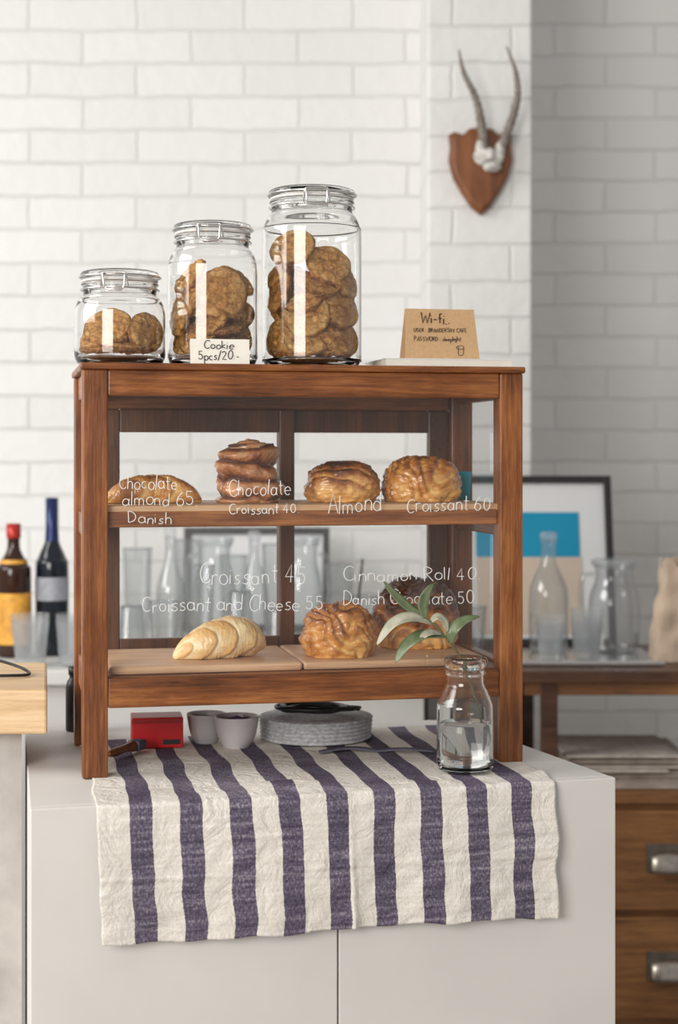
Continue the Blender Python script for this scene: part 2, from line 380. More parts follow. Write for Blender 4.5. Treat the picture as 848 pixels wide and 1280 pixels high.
# ---------------------------------------------------------------- main counter
FL=(-.411,2.201); FR=(.4046,2.417); BR=(.205,2.94); BL=(-.552,2.9)
ctr = empty('white_counter')
ex=Vector((FR[0]-FL[0],FR[1]-FL[1])); WL=ex.length; ex.normalize(); en=Vector((ex.y,-ex.x))  # en: outward
inn=-en
prism('body', [(FL[0]+inn.x*.016,FL[1]+inn.y*.016),(FR[0]+inn.x*.016-.002,FR[1]+inn.y*.016),BR,BL], 0, CT, 'white', ctr, .002)
def along_front(px):
    d=Vector(((px-CX)/F,1)); P=Vector(FL); n=Vector((-ex.y,ex.x))
    t=P.dot(n)/d.dot(n); return (d*t-P).dot(ex)
def panel(name,s0,s1,z0,z1):
    a=Vector(FL)+ex*s0; b=Vector(FL)+ex*s1
    pl=[a, b, b+inn*.0158, a+inn*.0158]
    prism(name,[(q[0],q[1]) for q in pl],z0,z1,'white',ctr,.0015)
sm=along_front(423)
panel('front_panel_1',.0,sm-.0012,.02,CT); panel('front_panel_2',sm+.0012,WL,.02,CT)

blk = empty('butcher_block_worktop')
prism('top', [(-1.25,2.45),(-.4326,2.45),(-.489,2.767),(-1.25,2.767)], .9576, 1.024, 'block', blk, .004)
prism('plaster_pillar', [(-1.2,2.5),(-.480,2.5),(-.536,2.75),(-1.2,2.75)], 0, .9574, 'plaster')

# ---------------------------------------------------------------- display cabinet
TH=math.atan2(.132,.6544); P0=Vector((-.3727,2.4)); U=Vector((cos(TH),sin(TH))); V=Vector((-sin(TH),cos(TH)))
CZ=CT+.0012
def cabw(u,v,z): p=P0+U*u+V*v; return (p.x,p.y,CZ+z)
def cabpix(px,v):
    d=Vector(((px-CX)/F,1)); P=P0+V*v; t=P.dot(V)/d.dot(V); q=d*t; return (q-P).dot(U), q.y
def frontuz(px,py,v=0.006):
    u,D=cabpix(px,v); return u, CH-(py-HY)/F*D-CZ
W,DP,H,p=.668,.316,.605,.037
cab = empty('bakery_display_cabinet', (P0.x,P0.y,CZ), TH)
bx=lambda n,b,m,bv=.0025: box(n,b,m,cab,bv)
for i,(x,y) in enumerate([(0,0),(W-p,0),(0,DP-p),(W-p,DP-p)]):
    bx('post_%d'%(i+1),(x,x+p,y,y+p,0,H-.010),'woodZ')
bx('top_board',(-.003,W+.003,-.004,DP+.004,H-.010,H),'woodX',.0025)
bx('front_top_rail',(p,W-p,.002,.022,.557,H-.010),'woodX')
bx('front_bottom_rail',(p,W-p,.002,.022,.101,.145),'woodX')
bx('back_top_rail',(p,W-p,DP-.025,DP-.003,.545,H-.010),'woodX')
bx('back_bottom_rail',(p,W-p,DP-.03,DP-.003,.101,.15),'woodX')
for s,x0 in (('left',.006),('right',W-.028)):
    bx('side_top_rail_'+s,(x0,x0+.022,p,DP-p,.557,H-.010),'woodY')
    bx('side_bottom_rail_'+s,(x0,x0+.022,p,DP-p,.101,.15),'woodY')
    bx('side_shelf_rail_'+s,(x0,x0+.022,p,DP-p,.345,.380),'woodY')
    xx = x0+.010
    quad('side_glass_'+s,[(xx,p,.15),(xx,DP-p,.15),(xx,DP-p,.557),(xx,p,.557)],'pane',cab)
bx('floor_board',(p-.01,W-p+.01,.022,DP-.03,.128,.145),'woodX')
bx('shelf_board',(p-.008,W-p+.008,.013,DP-.045,.384,.396),'shelfwood')
bx('shelf_rail',(p,W-p,.012,.026,.364,.388),'woodX')
def door(nm,x0,x1,y0,sl,sr):
    bx(nm+'_stile_l',(x0,x0+sl,y0,y0+.014,.15,.545),'backwood'); bx(nm+'_stile_r',(x1-sr,x1,y0,y0+.014,.15,.545),'backwood')
    bx(nm+'_rail_t',(x0+sl,x1-sr,y0,y0+.014,.507,.545),'backwood'); bx(nm+'_rail_b',(x0+sl,x1-sr,y0,y0+.014,.15,.17),'backwood')
    a,b,y=x0+sl,x1-sr,y0+.007
    quad(nm+'_glass',[(a,y,.17),(b,y,.17),(b,y,.507),(a,y,.507)],'pane',cab)
door('door_left',p,.362,DP-.034,.036,.026)
door('door_right',.336,W-p,DP-.018,.026,.036)
quad('front_glass',[(p,.007,.145),(W-p,.007,.145),(W-p,.007,.557),(p,.007,.557)],'pane',cab)
items=[]
def T(s,px0,px1,py,hpx,py1=None):
    u0,z0=frontuz(px0,py,.005); u1,z1=frontuz(px1,py1 if py1 else py,.005)
    items.append((s,u0,z0,hpx/840.,u1-u0,(z1-z0)/(u1-u0)))
T('Chocolate',149,224,611,18); T('almond 65.',153,250,632,17); T('Danish',161,217,654,14)
T('Chocolate',287,366,620,20,617); T('Croissant 40.',287,377,643,13,641)
T('Almond',411,480,641,24,639); T('Croissant 60',509,617,640,19,638)
T('Croissant 45',250,386,731,24,729); T('Cinnamon Roll 40.',430,605,727,17,724)
T('Croissant and Cheese 55.',178,413,765,19,762); T('Danish Chocolate 50.',430,600,757,17,754)
textlines('glass_lettering',items,.0007,'chalk',cab,lambda a,b:(a,.0055,b))

def rboard(name,u0,u1,v0,v1):
    e=empty(name,cabw(0,0,.1455),TH)
    box('board',(u0,u1,v0,v1,0,.012),'board',e,.004)
rboard('wooden_cutting_board',.041,cabpix(378,.03)[0],.028,.255)
rboard('wooden_cutting_board',cabpix(380,.03)[0],.622,.03,.26)

# ---------------------------------------------------------------- pastries
def place(o,px,v,z,rz=0):
    u,_=cabpix(px,v); o.location=cabw(u,v,z); o.rotation_euler=(0,0,TH+rz); return o
def croissant(name,Ln,R,nr,bend,mat,hs=1.,depth=.08,power=2.2,seedv=0,spiral=.6,skew=0.,lift=0.):
    v=[];f=[];at=[];nu=170;nv=54
    for i in range(nu+1):
        t=-1+2*i/nu
        env=max(0.0,1-abs(t)**power)**.5*(.68+.32*(1-t*t))*(1+skew*t)
        for k in range(nv):
            a=2*pi*k/nv
            ph=(t*nr+spiral*cos(a+.5)+.35*sin(a)+.5+.14*noise.noise(Vector((t*3,cos(a),seedv))))%1.0
            saw=ph**.55*(1 if ph<.86 else max(0,(1-ph)/.14)**.6)
            r=R*env*(1-depth+depth*2*saw)
            nn=noise.noise(Vector((t*4+seedv,cos(a)*2,sin(a)*2)))*.10*R+noise.noise(Vector((t*22+seedv,cos(a)*6,sin(a)*6)))*.035*R
            r=max(0,r+nn*env)
            x=t*Ln/2; y=bend*t*t+r*cos(a)*.95; z=R*hs*.72*max(.25,env)+r*sin(a)*hs+lift*(t+1)
            v.append((x,y,max(z,0))); at.append(saw)
    for i in range(nu):
        for k in range(nv):
            j=(k+1)%nv; f.append((i*nv+k,i*nv+j,(i+1)*nv+j,(i+1)*nv+k))
    f.append(tuple(range(nv))[::-1]); f.append(tuple(range(nu*nv,(nu+1)*nv)))
    return mesh(name,v,f,mat,None,True,attr=at)
def bun(name,wx,wy,h,mat,folds=5,dirv=(1,.4),depth=.06,seedv=0,sq=2.6,warp=1.1):
    v=[];f=[];at=[];nu=130;nv=64
    for j in range(nv+1):
        phi=-pi/2*.55+(pi/2*1.55)*j/nv
        for i in range(nu):
            a=2*pi*i/nu
            ca,sa=cos(a),sin(a)
            rr=1/((abs(ca)**sq+abs(sa)**sq)**(1/sq))
            cr=max(0,cos(phi))**.72
            x=ca*rr*cr; y=sa*rr*cr; z=sin(phi)
            q=(x*dirv[0]+y*dirv[1])*folds+z*1.5+noise.noise(Vector((x*1.5+seedv,y*1.5,z)))*warp
            s=q%1.0; s=s**.7*(1 if s<.84 else (1-s)/.16)
            d=1+depth*(s*2-1)+.10*noise.noise(Vector((x*2.1,y*2.1,z*2+seedv)))+.05*noise.noise(Vector((x*7,y*7,z*7+seedv)))+.025*noise.noise(Vector((x*20,y*20,z*20+seedv)))
            v.append((x*wx/2*d,y*wy/2*d,max(0,h*(.36+.60*z*d)))); at.append(s)
    for j in range(nv):
        for i in range(nu):
            k=(i+1)%nu; f.append((j*nu+i,j*nu+k,(j+1)*nu+k,(j+1)*nu+i))
    f.append(tuple(range(nu))[::-1]); f.append(tuple(range(nv*nu,(nv+1)*nu)))
    return mesh(name,v,f,mat,None,True,attr=at)
SZ=.3965; LZ=.158
place(croissant('almond_danish',.150,.031,1.6,-.008,'danish',.80,.08,4.0,2,1.3),191,.12,SZ,.03)
place(bun('almond_croissant',.116,.10,.066,'crustdark',1.6,(.4,.9),.03,3,2.4,.6),428,.12,SZ)
place(bun('almond_croissant',.122,.10,.073,'crust',2.6,(.9,-.6),.05,8,2.4,1.4),527,.12,SZ)
place(croissant('croissant',.152,.0335,2.2,.008,'crustpale',.92,.09,3.6,5,1.15,.16,.006),277,.11,LZ,.22)
place(bun('cheese_croissant',.114,.10,.084,'crust',2.4,(.9,.5),.09,15,2.2,2.0),424,.10,LZ)
place(bun('chocolate_danish',.135,.10,.115,'crustdark',2.4,(.5,.8),.07,21,2.4,1.6),520,.19,LZ)
def cinroll(name):
    e=empty(name)
    v=[];f=[];at=[];nu=110;nv=90;Hh=.088
    for j in range(nv+1):
        t=j/nv
        for i in range(nu):
            a=2*pi*i/nu
            q=(t*3.2+a/(2*pi)+.34*noise.noise(Vector((cos(a)*1.3,sin(a)*1.3,t*2.5))))%1.0
            lay=sqrt(max(0,sin(pi*q**1.4)))
            base=.051-.009*t+.004*sin(a*2+1)+.004*noise.noise(Vector((cos(a)*2,sin(a)*2,t*3)))
            r=base*(.82+.19*lay)+.002*noise.noise(Vector((cos(a)*8,sin(a)*8,t*14)))
            r*= 1 if t<.93 else 1-(t-.93)*2.2
            if t<.05: r*=.9+t*2
            v.append((r*cos(a)+.004*sin(t*7),r*sin(a),t*Hh*(1+.05*sin(a+1)))); at.append(1.25-lay)
    for j in range(nv):
        for i in range(nu):
            k=(i+1)%nu; f.append((j*nu+i,j*nu+k,(j+1)*nu+k,(j+1)*nu+i))
    f.append(tuple(range(nu))[::-1]); f.append(tuple(range(nv*nu,(nv+1)*nu)))
    mesh('body',v,f,'rollcrust',e,True,attr=at)
    pts=[];rads=[]
    for i in range(60):
        t=i/59; a=t*2.6*2*pi; R=.030*(1-t)+.002; pts.append((R*cos(a)+.004*sin(7),R*sin(a),.083+.010*t)); rads.append(.0068)
    tube('spiral_crown',pts,.006,'rollcrust',e,10,rads=rads,sm=0)
    pts=[((R:=.035*(1-t)+.001)*cos(t*2.6*2*pi+.1),R*sin(t*2.6*2*pi+.1),.086+.008*t) for t in [i/59 for i in range(60)]]
    tube('cinnamon_filling',pts,.0028,'filling',e,6,sm=0)
    return e
place(cinroll('cinnamon_roll'),311,.12,SZ)
bc=empty('blue_cup'); lathe('cup',[(.001,.001),(.010,0),(.0125,.045),(.0135,.046),(.0115,.045),(.0095,.003)],plain('cyan_plastic',(.02,.42,.55),.4,0,.05,10,0),bc,24)
place(bc,580,.20,SZ)

# ---------------------------------------------------------------- cookie jars
def add_cookies(parent, lst):
    v=[];f=[];at=[]
    prof=[(0,-.42),(.3,-.43),(.6,-.45),(.88,-.36),(.97,-.2),(1.0,0),(.97,.2),(.90,.34),(.75,.45),(.55,.52),(.3,.56),(0,.58)]
    seg=44; rnd=random.Random(9)
    for ci,(c,nrm,R,th) in enumerate(lst):
        nrm=Vector(nrm).normalized(); q=Vector((0,0,1)).rotation_difference(nrm); b0=len(v); tone=rnd.uniform(-.05,.05)
        for (r,z) in prof:
            for i in range(seg):
                a=2*pi*i/seg
                w=1+.05*noise.noise(Vector((cos(a)*1.5,sin(a)*1.5,ci*3.1)))+.03*noise.noise(Vector((cos(a)*6,sin(a)*6,ci*3.1)))
                zz=z+(.26*noise.noise(Vector((r*cos(a)*2.5,r*sin(a)*2.5,ci*5.3)))+.20*noise.noise(Vector((r*cos(a)*7,r*sin(a)*7,ci*5.3+9))))*(1 if r<.95 else .3)
                v.append(Vector(c)+q@Vector((r*R*w*cos(a),r*R*w*sin(a),zz*th)))
                at.append(tone+(.07 if .7<r<.93 else (-.09 if r>=.93 else 0)))  # rim shading that sets the cookies apart is put into their colour
        for k in range(len(prof)-1):
            for i in range(seg):
                j=(i+1)%seg; f.append((b0+k*seg+i,b0+k*seg+j,b0+(k+1)*seg+j,b0+(k+1)*seg+i))
    return mesh('cookies',v,f,'cookie',parent,True,attr=at)
def jar(px,D,Wd,Ht,lst,neck=.8,clipa=0.15):
    R=Wd/2
    e=empty('cookie_jar',(X(px,D),D,CZ+H+.0005))
    nz=Ht-.034; rn=R*neck; sh=min(.045,Ht*.26); wt=.003; Ri=R-wt
    outer=[(0.0001,.003),(R*.70,.002),(R*.84,.0005)]+smoothprof([(R*.93,.002),(R*.99,.012),(R,.026),(R,nz-sh),(R*.975,nz-sh*.6),(R*.9,nz-sh*.25),(rn*1.02,nz-.004),(rn,nz+.002),(rn+.001,nz+.010),(rn+.0035,nz+.013),(rn+.002,nz+.016)],5)
    inner=smoothprof([(rn-wt,nz+.015),(rn-wt,nz+.002),(R*.9-wt,nz-sh*.25-.002),(R*.975-wt,nz-sh*.6),(Ri,nz-sh),(Ri,.026),(R*.96-wt,.013),(R*.86,.0085)],5)+[(.0001,.008)]
    lathe('glass_body',outer+inner,'jglass',e,72)
    def tor(n,Rr,z,rr,m): tube(n,ring(Rr,z,64),rr,m,e,10,sm=0)
    tor('rubber_seal',rn+.0005,nz+.0185,.0020,'seal')
    lathe('lid',smoothprof([(.0001,nz+.0235),(rn-.012,nz+.0235),(rn-.006,nz+.021),(rn+.003,nz+.021),(rn+.0048,nz+.024),(rn+.0035,nz+.031),(rn-.004,nz+.034),(rn-.012,nz+.0335),(rn-.02,nz+.029),(.0001,nz+.028)],4),'jglass',e,64)
    tor('wire_band_low',rn+.0035,nz+.0055,.0015,'metal'); tor('wire_band_lid',rn+.0062,nz+.0245,.0016,'metal')
    a=-pi/2+clipa; fx,fy=cos(a),sin(a); tx,ty=-sin(a),cos(a)
    def q(s,o,z): return (fx*(rn+o)+tx*s, fy*(rn+o)+ty*s, nz+z)
    tube('bail_loop',[q(-.016,.006,.026),q(-.016,.011,.022),q(-.0155,.012,.012),q(-.013,.011,.003),q(0,.012,.001),q(.013,.011,.003),q(.0155,.012,.012),q(.016,.011,.022),q(.016,.006,.026)],.0015,'metal',e,8)
    tube('bail_lever',[q(-.020,.005,.0055),q(-.019,.008,.015),q(-.017,.011,.024),q(-.012,.011,.026),q(.012,.011,.026),q(.017,.011,.024),q(.019,.008,.015),q(.020,.005,.0055)],.0014,'metal',e,8)
    tube('back_hinge',[(-fx*(rn+.005)-tx*.01,-fy*(rn+.005)-ty*.01,nz+.006),(-fx*(rn+.012),-fy*(rn+.012),nz+.015),(-fx*(rn+.005)+tx*.01,-fy*(rn+.005)+ty*.01,nz+.026)],.0014,'metal',e,8)
    out=[]
    for (c,nr,cr,th) in lst:      # keep every cookie inside the glass
        n_=Vector(nr).normalized(); c=Vector(c)
        for _ in range(40):
            rad=Vector((c.x,c.y,0)); 
            if rad.length<1e-4: break
            rh=rad.normalized(); ext=cr*1.05*sqrt(max(0,1-n_.dot(rh)**2))+th*.6*abs(n_.dot(rh))
            if rad.length+ext*.93<Ri-.001: break
            c.x*=.93; c.y*=.93
        lowest=cr*sqrt(max(0,1-n_.z**2))+th*.5*abs(n_.z)
        c.z=max(c.z,.010+lowest)
        out.append((c,nr,cr,th))
    add_cookies(e,out); return e
def fill(R,z0,z1,cr,th,seedv,spec,n,nf=6):
    rnd=random.Random(seedv); out=list(spec)
    k=0; tries=0
    while k<n+nf and tries<6000:
        tries+=1
        front=k>=n
        a=rnd.uniform(-pi,0) if front else rnd.uniform(-.2,pi+.2); rr=rnd.uniform(.3,1)*(R-cr*.6) if front else rnd.uniform(0,R-cr*.75)
        c=Vector((rr*cos(a),rr*sin(a),rnd.uniform(z0,z1)))
        if any((Vector(o[0])-c).length<cr*(.5 if front else .6) for o in out): continue
        nr=Vector((rnd.uniform(-.8,.8),rnd.uniform(-.9,.1),rnd.uniform(.3,1)))
        out.append((c,nr,cr*rnd.uniform(.93,1.03),th)); k+=1
    return out
s=810.
def pc(jpx,base,scale,cpx,cpy,y,nrm,R,th=.0125):
    return (((cpx-jpx)/scale,y,(base-cpy)/scale),nrm,R,th)
big=[pc(390,460,s,367,312,-.022,(-.25,-.75,.6),.037),pc(390,460,s,411,333,-.024,(.25,-.8,.5),.036),pc(390,460,s,397,359,-.036,(.3,-.5,.9),.035),
 pc(390,460,s,384,397,-.048,(-.1,-1,.12),.036),pc(390,460,s,345,367,-.035,(-.95,-.5,.25),.034),pc(390,460,s,432,388,-.033,(.7,-.8,.25),.033),
 pc(390,460,s,384,434,-.038,(0,-.75,.65),.035),pc(390,460,s,429,425,-.033,(.55,-.8,.35),.034),pc(390,460,s,343,424,-.030,(-.75,-.7,.2),.033),
 pc(390,460,s,434,352,-.014,(.8,-.5,.3),.032),pc(390,460,s,348,340,-.012,(-.8,-.4,.5),.032),pc(390,460,s,367,446,-.02,(0,-.3,1),.034),pc(390,460,s,414,446,-.02,(.1,-.3,1),.034)]
jar(390,2.56,.154,.275,fill(.07,.03,.145,.034,.0125,3,big,18,6),.81,.12)
s2=817.
med=[pc(266,460,s2,281,372,-.044,(.05,-1,.15),.040),pc(266,460,s2,240,350,-.022,(-.7,-.45,.6),.033),pc(266,460,s2,234,380,-.034,(-.8,-.6,.3),.032),
 pc(266,460,s2,227,402,-.026,(-.85,-.5,.1),.029),pc(266,460,s2,281,412,-.034,(.1,-.4,1),.035),pc(266,460,s2,250,425,-.036,(-.4,-.8,.5),.032),
 pc(266,460,s2,295,437,-.030,(.2,-.5,.9),.033),pc(266,460,s2,232,437,-.026,(-.6,-.6,.4),.030),pc(266,460,s2,300,354,-.01,(.6,-.4,.7),.032),pc(266,460,s2,270,446,-.03,(0,-.3,1),.033)]
jar(266,2.525,.138,.217,fill(.063,.025,.11,.032,.0125,5,med,14,4),.80,.0)
s3=830.
sml=[pc(150,460,s3,187,422,-.026,(.75,-.75,.1),.032),pc(150,460,s3,138,414,-.026,(-.1,-.75,.6),.037),pc(150,460,s3,160,437,-.033,(.1,-.25,1),.034),
 pc(150,460,s3,120,432,-.026,(-.3,-.3,1),.031),pc(150,460,s3,129,446,-.02,(0,-.2,1),.033),pc(150,460,s3,167,448,-.02,(0,-.15,1),.033),pc(150,460,s3,140,426,-.023,(-.1,-.35,1),.034)]
jar(150,2.49,.137,.141,fill(.063,.018,.038,.031,.012,7,sml,7,1),.80,.0)

u0,_=cabpix(239,.0); u1,_=cabpix(313,.0)
pcard=empty('price_card',cabw(u0,.006,H+.0005),TH)
cw=u1-u0
box('card',(0,cw,0,.0012,0,.037),'paper',pcard,0,rot=(radians(-8),0,0))
box('fold_back',(0,cw,.003,.0042,0,.036),'paper',pcard,0,rot=(radians(-14),0,0))
textlines('card_lettering',[('Cookie',.020,.0225,.012,.046,0),('5pcs/20:-',.012,.006,.013,.062,0)],.0007,'ink',pcard,
          lambda a,b:(a,sin(radians(8))*b-.0006,b))
u0,_=cabpix(482,.05); u1,_=cabpix(641,.05)
bk=empty('paperback_book',cabw(u0,.05,H+.0005),TH)
box('cover_bottom',(0,u1-u0,0,.15,0,.001),'mat',bk,0); box('pages',(.001,u1-u0-.001,.001,.149,.001,.0125),'paper',bk,0); box('cover_top',(0,u1-u0,0,.15,.0125,.0138),'mat',bk,0)
u0,_=cabpix(507,.075); u1,_=cabpix(600,.075)
tc=empty('wifi_tent_card',cabw(u0,.075,H+.0148),TH); cw=u1-u0; ch=.080; off=.020
v=[(0,0,0),(cw,0,0),(cw-.004,off,ch),(.004,off,ch),(0,2*off,0),(cw,2*off,0)]
mesh('card',v,[(0,1,2,3),(3,2,5,4)],'kraft',tc).modifiers.new('s','SOLIDIFY').thickness=.0008
sl=off/ch
textlines('title_lettering',[('Wi-fi..',.028,.058,.016,.050,-.03)],.0009,'ink',tc,lambda a,b:(a,b*sl-.001,b))
textlines('card_lettering',[('USER : BRANDERSNY CAFE',.016,.043,.006,.087,0),('PASSWORD : sleeplight',.016,.029,.007,.076,0)],.0004,'ink',tc,
   lambda a,b:(a,b*sl-.001,b))
textlines('cup_doodle',[('U',.085,.006,.014,.012,0),('O',.083,.016,.006,.016,0)],.0004,'ink',tc,lambda a,b:(a,b*sl-.001,b))

# ---------------------------------------------------------------- striped cloth
def cloth():
    s0=along_front(120); s1=along_front(692); Wc=s1-s0
    nu=220; back=.50
    ts=[]; nb=80
    for i in range(nb+1): ts.append(('top',back*(1-i/nb)))
    for i in range(1,8): ts.append(('arc',i/8*pi/2))
    nh=70
    for i in range(0,nh+1): ts.append(('hang',i/nh))
    v=[];f=[];uv=[]
    zt=CT+.0012; r=.008
    dirv=Vector((V.x,V.y))
    for kk,(k,t) in enumerate(ts):
        for i in range(nu+1):
            s_=i/nu; base=Vector(FL)+ex*(s0+Wc*s_)
            if k=='top':
                q=base+dirv*(t); q=q+ex*(.008*noise.noise(Vector((s_*5,t*9,0)))*min(1,t*20))
                wr=max(0,noise.noise(Vector((s_*6,t*11+5,2))))*.009+max(0,noise.noise(Vector((s_*17,t*26+5,8))))*.004
                z=zt+wr*(1 if t<.075 else .10)*min(1,t/.02)
                v.append((q.x,q.y,z)); tv=t
            elif k=='arc':
                q=base+en*(r*sin(t)); z=zt-r*(1-cos(t)); v.append((q.x,q.y,z)); tv=-t*r
            else:
                g=t; hang=.172+.016*s_
                wav=(.5+.5*sin(s_*17+1.3+.8*sin(s_*7)))*.010*g + (.5+.5*noise.noise(Vector((s_*8,t*1.8,7))))*.010*sqrt(g)+(.5+.5*noise.noise(Vector((s_*22+t*3,t*7,3))))*.0045*min(1,g*4)
                crease=.006*math.exp(-((s_-.535)/.007)**2)*g+.002*math.exp(-((g-.52)/.02)**2)
                sk=.006*g*(1-s_)
                q=base+en*(r+wav+crease)+ex*(sk+.005*noise.noise(Vector((t*4,s_*4,1)))*min(1,g*5))
                hem=(.004*sin(s_*5+1)+.0045*noise.noise(Vector((s_*14,3,1))))*g
                z=zt-r-hang*t-hem; v.append((q.x,q.y,z)); tv=-r*1.57-t*hang
            uv.append((s_,tv))
    n=nu+1
    for j in range(len(ts)-1):
        for i in range(nu): f.append((j*n+i,j*n+i+1,(j+1)*n+i+1,(j+1)*n+i))
    o=mesh('striped_table_runner',v,f,'cloth',None,True)
    ul=o.data.uv_layers.new(name='UVMap')
    for lp in o.data.loops: ul.data[lp.index].uv=uv[lp.vertex_index]
    md=o.modifiers.new('s','SOLIDIFY'); md.thickness=.0014; md.offset=0
    return o
cloth()

# ---------------------------------------------------------------- things under the cabinet
ZC=CT+.0027
D=2.67; rb=empty('red_carton_box',(X(196,D),D,ZC),.16)
box('carton',(-.041,.041,-.03,.03,0,.049),'red',rb,.002)
box('label',(.008,.036,-.0306,-.0295,.006,.014),'ink',rb,0); box('lid_flap',(-.0405,.0405,-.0308,-.0298,.040,.0465),plain('red_dark',(.35,.01,.012),.4,0,.1,10,0),rb,0)
for px,D,r,h in ((258,2.70,.032,.044),(296,2.66,.036,.046)):
    b=empty('ceramic_bowl',(X(px,D),D,ZC))
    lathe('bowl',smoothprof([(.0005,.003),(r*.5,.0),(r*.6,.001),(r*.85,h*.4),(r,h),(r*.95,h),(r*.8,h*.45),(r*.5,.008),(.0005,.006)],5),'ceramic',b,40)
pl=empty('purple_napkin',(X(296,2.66),2.66,ZC+.036)); 
mesh('napkin',[(.024*cos(a)*q*(1+.2*sin(3*a)),.024*sin(a)*q,.014*(1-q)+.004*sin(5*a)*q) for q in (.02,.35,.7,1) for a in [2*pi*i/24 for i in range(24)]],
     [(k*24+i,k*24+(i+1)%24,(k+1)*24+(i+1)%24,(k+1)*24+i) for k in range(3) for i in range(24)],'purple',pl,True)
D=2.74; g=empty('coiled_trivet_stack',(X(395,D),D,ZC+.0008))
pf=[(.0005,0)]
for i in range(6):
    z=.0005+i*.0062; pf+=[(.087+.0005*i,z),(.0905+.0005*i,z+.0010),(.0922+.0005*i,z+.0030),(.0905+.0005*i,z+.0050),(.087+.0005*i,z+.0060)]
pf+=[(.078,.040),(.0005,.039)]
lathe('coils',pf,'greytin',g,72,smooth=True)
cb=empty('black_cable',(X(395,2.72),2.72,ZC+.046))
rnd=random.Random(2)
pts=[( .066*cos(i*1.25)*rnd.uniform(.6,1.1), .045*sin(i*1.25)*rnd.uniform(.6,1.1), .004+.006*rnd.random()) for i in range(24)]
tube('cable',pts,.003,'black',cb,8)
br=empty('wooden_brush',(X(152,2.56),2.56,ZC+.004),radians(68))
tube('handle',[(-.04,0,.008),(-.02,0,.008),(.01,0,.009),(.035,0,.008)],.006,'shield',br,12,rads=[.004,.007,.006,.009])
box('bristles',(.036,.062,-.011,.011,0,.016),'strap',br,.003)
st=empty('fabric_strap',(X(470,2.60),2.60,ZC+.001),.1)
v=[];f=[]
for i in range(30):
    t=i/29; x=-.09+.18*t; y=.012*sin(t*5); z=.002+.004*abs(sin(t*6)); v+=[(x,y-.008,z),(x,y+.008,z+.001)]
for i in range(29): f.append((2*i,2*i+2,2*i+3,2*i+1))
mesh('strap',v,f,'strap',st,True).modifiers.new('s','SOLIDIFY').thickness=.0015
D=2.82; b=empty('small_black_bottle',(X(92,D),D,CT+.0005))
lathe('bottle',[(.0005,0),(.012,0),(.0135,.003),(.0135,.075),(.011,.085),(.007,.09),(.007,.095),(.009,.096),(.009,.110),(.0005,.111)],'black',b,28)

# ---------------------------------------------------------------- bottle vase with sprig
D=2.455; vx=X(582,D)
vs=empty('glass_bottle_vase',(vx,D,ZC)); R=.0425
outer=[(.0005,.002),(R*.8,.001)]+smoothprof([(R*.93,.004),(R,.014),(R,.088),(R*.96,.102),(R*.80,.120),(R*.69,.130),(R*.68,.142),(R*.72,.145),(R*.72,.149),(R*.68,.152),(R*.72,.155),(R*.75,.160),(R*.73,.167),(R*.66,.169)],4)
inner=smoothprof([(R*.60,.165),(R*.58,.132),(R*.69,.120),(R*.86,.102),(R*.91,.088),(R*.91,.018),(R*.8,.010)],4)+[(.0005,.009)]
lathe('glass',outer+inner,'vglass',vs,56)
lathe('water',[(.0005,.0085),(R*.80,.0095),(R*.912,.0178),(R*.912,.071),(R*.90,.0722),(.0005,.0718)],'vwater',vs,56)
sc=842.
def lp(px,py,y=0): return ((px-582)/sc, y, (972-py)/sc)
tube('stem',[lp(606,936,.006),lp(600,900,.0),lp(588,860,0),lp(577,832,-.004),lp(560,808,-.010),lp(545,790,-.014),lp(532,780,-.014)],.0014,'stem',vs,8)
def leaf(pts,wd,mat,fold=.25,up=(0,-.6,.8)):
    c=[Vector(q) for q in smoothprof(pts,8)]; n=len(c); v=[];f=[]
    for i,q in enumerate(c):
        t=i/(n-1); tg=(c[min(i+1,n-1)]-c[max(i-1,0)]).normalized(); sd=tg.cross(Vector(up)).normalized(); nn=sd.cross(tg)
        w=wd*sin(pi*min(1,t*.94+.04))**.8*(1-.25*t)
        for k in (-1,-.5,0,.5,1): v.append(q+sd*w*k+nn*(abs(k)*w*fold))
    for i in range(n-1):
        for k in range(4): f.append((i*5+k,i*5+k+1,(i+1)*5+k+1,(i+1)*5+k))
    o=mesh('leaf',v,f,mat,vs,True); o.modifiers.new('s','SOLIDIFY').thickness=.0005
leaf([lp(556,803,-.012),lp(530,800,-.020),lp(508,812,-.024),lp(494,834,-.024)],.0125,'leaf',.2)
leaf([lp(540,787,-.014),lp(515,779,-.022),lp(490,787,-.026),lp(471,812,-.026)],.012,'leafpale',.3)
leaf([lp(532,780,-.014),lp(528,765,-.016),lp(532,750,-.016),lp(541,737,-.014)],.0095,'leaf',.2,(.3,-1,.1))
leaf([lp(532,780,-.014),lp(512,768,-.010),lp(494,752,-.006),lp(480,735,-.004)],.0095,'leaf',.2)
leaf([lp(562,812,-.010),lp(566,795,-.014),lp(580,783,-.014),lp(599,778,-.012)],.0115,'leaf',.2)
leaf([lp(552,800,-.012),lp(540,797,-.020),lp(530,800,-.024),lp(524,808,-.026)],.008,'leafpale',.2)
leaf([lp(538,785,-.014),lp(546,778,-.014),lp(555,784,-.014),lp(559,797,-.014)],.008,'leafpale',.2)

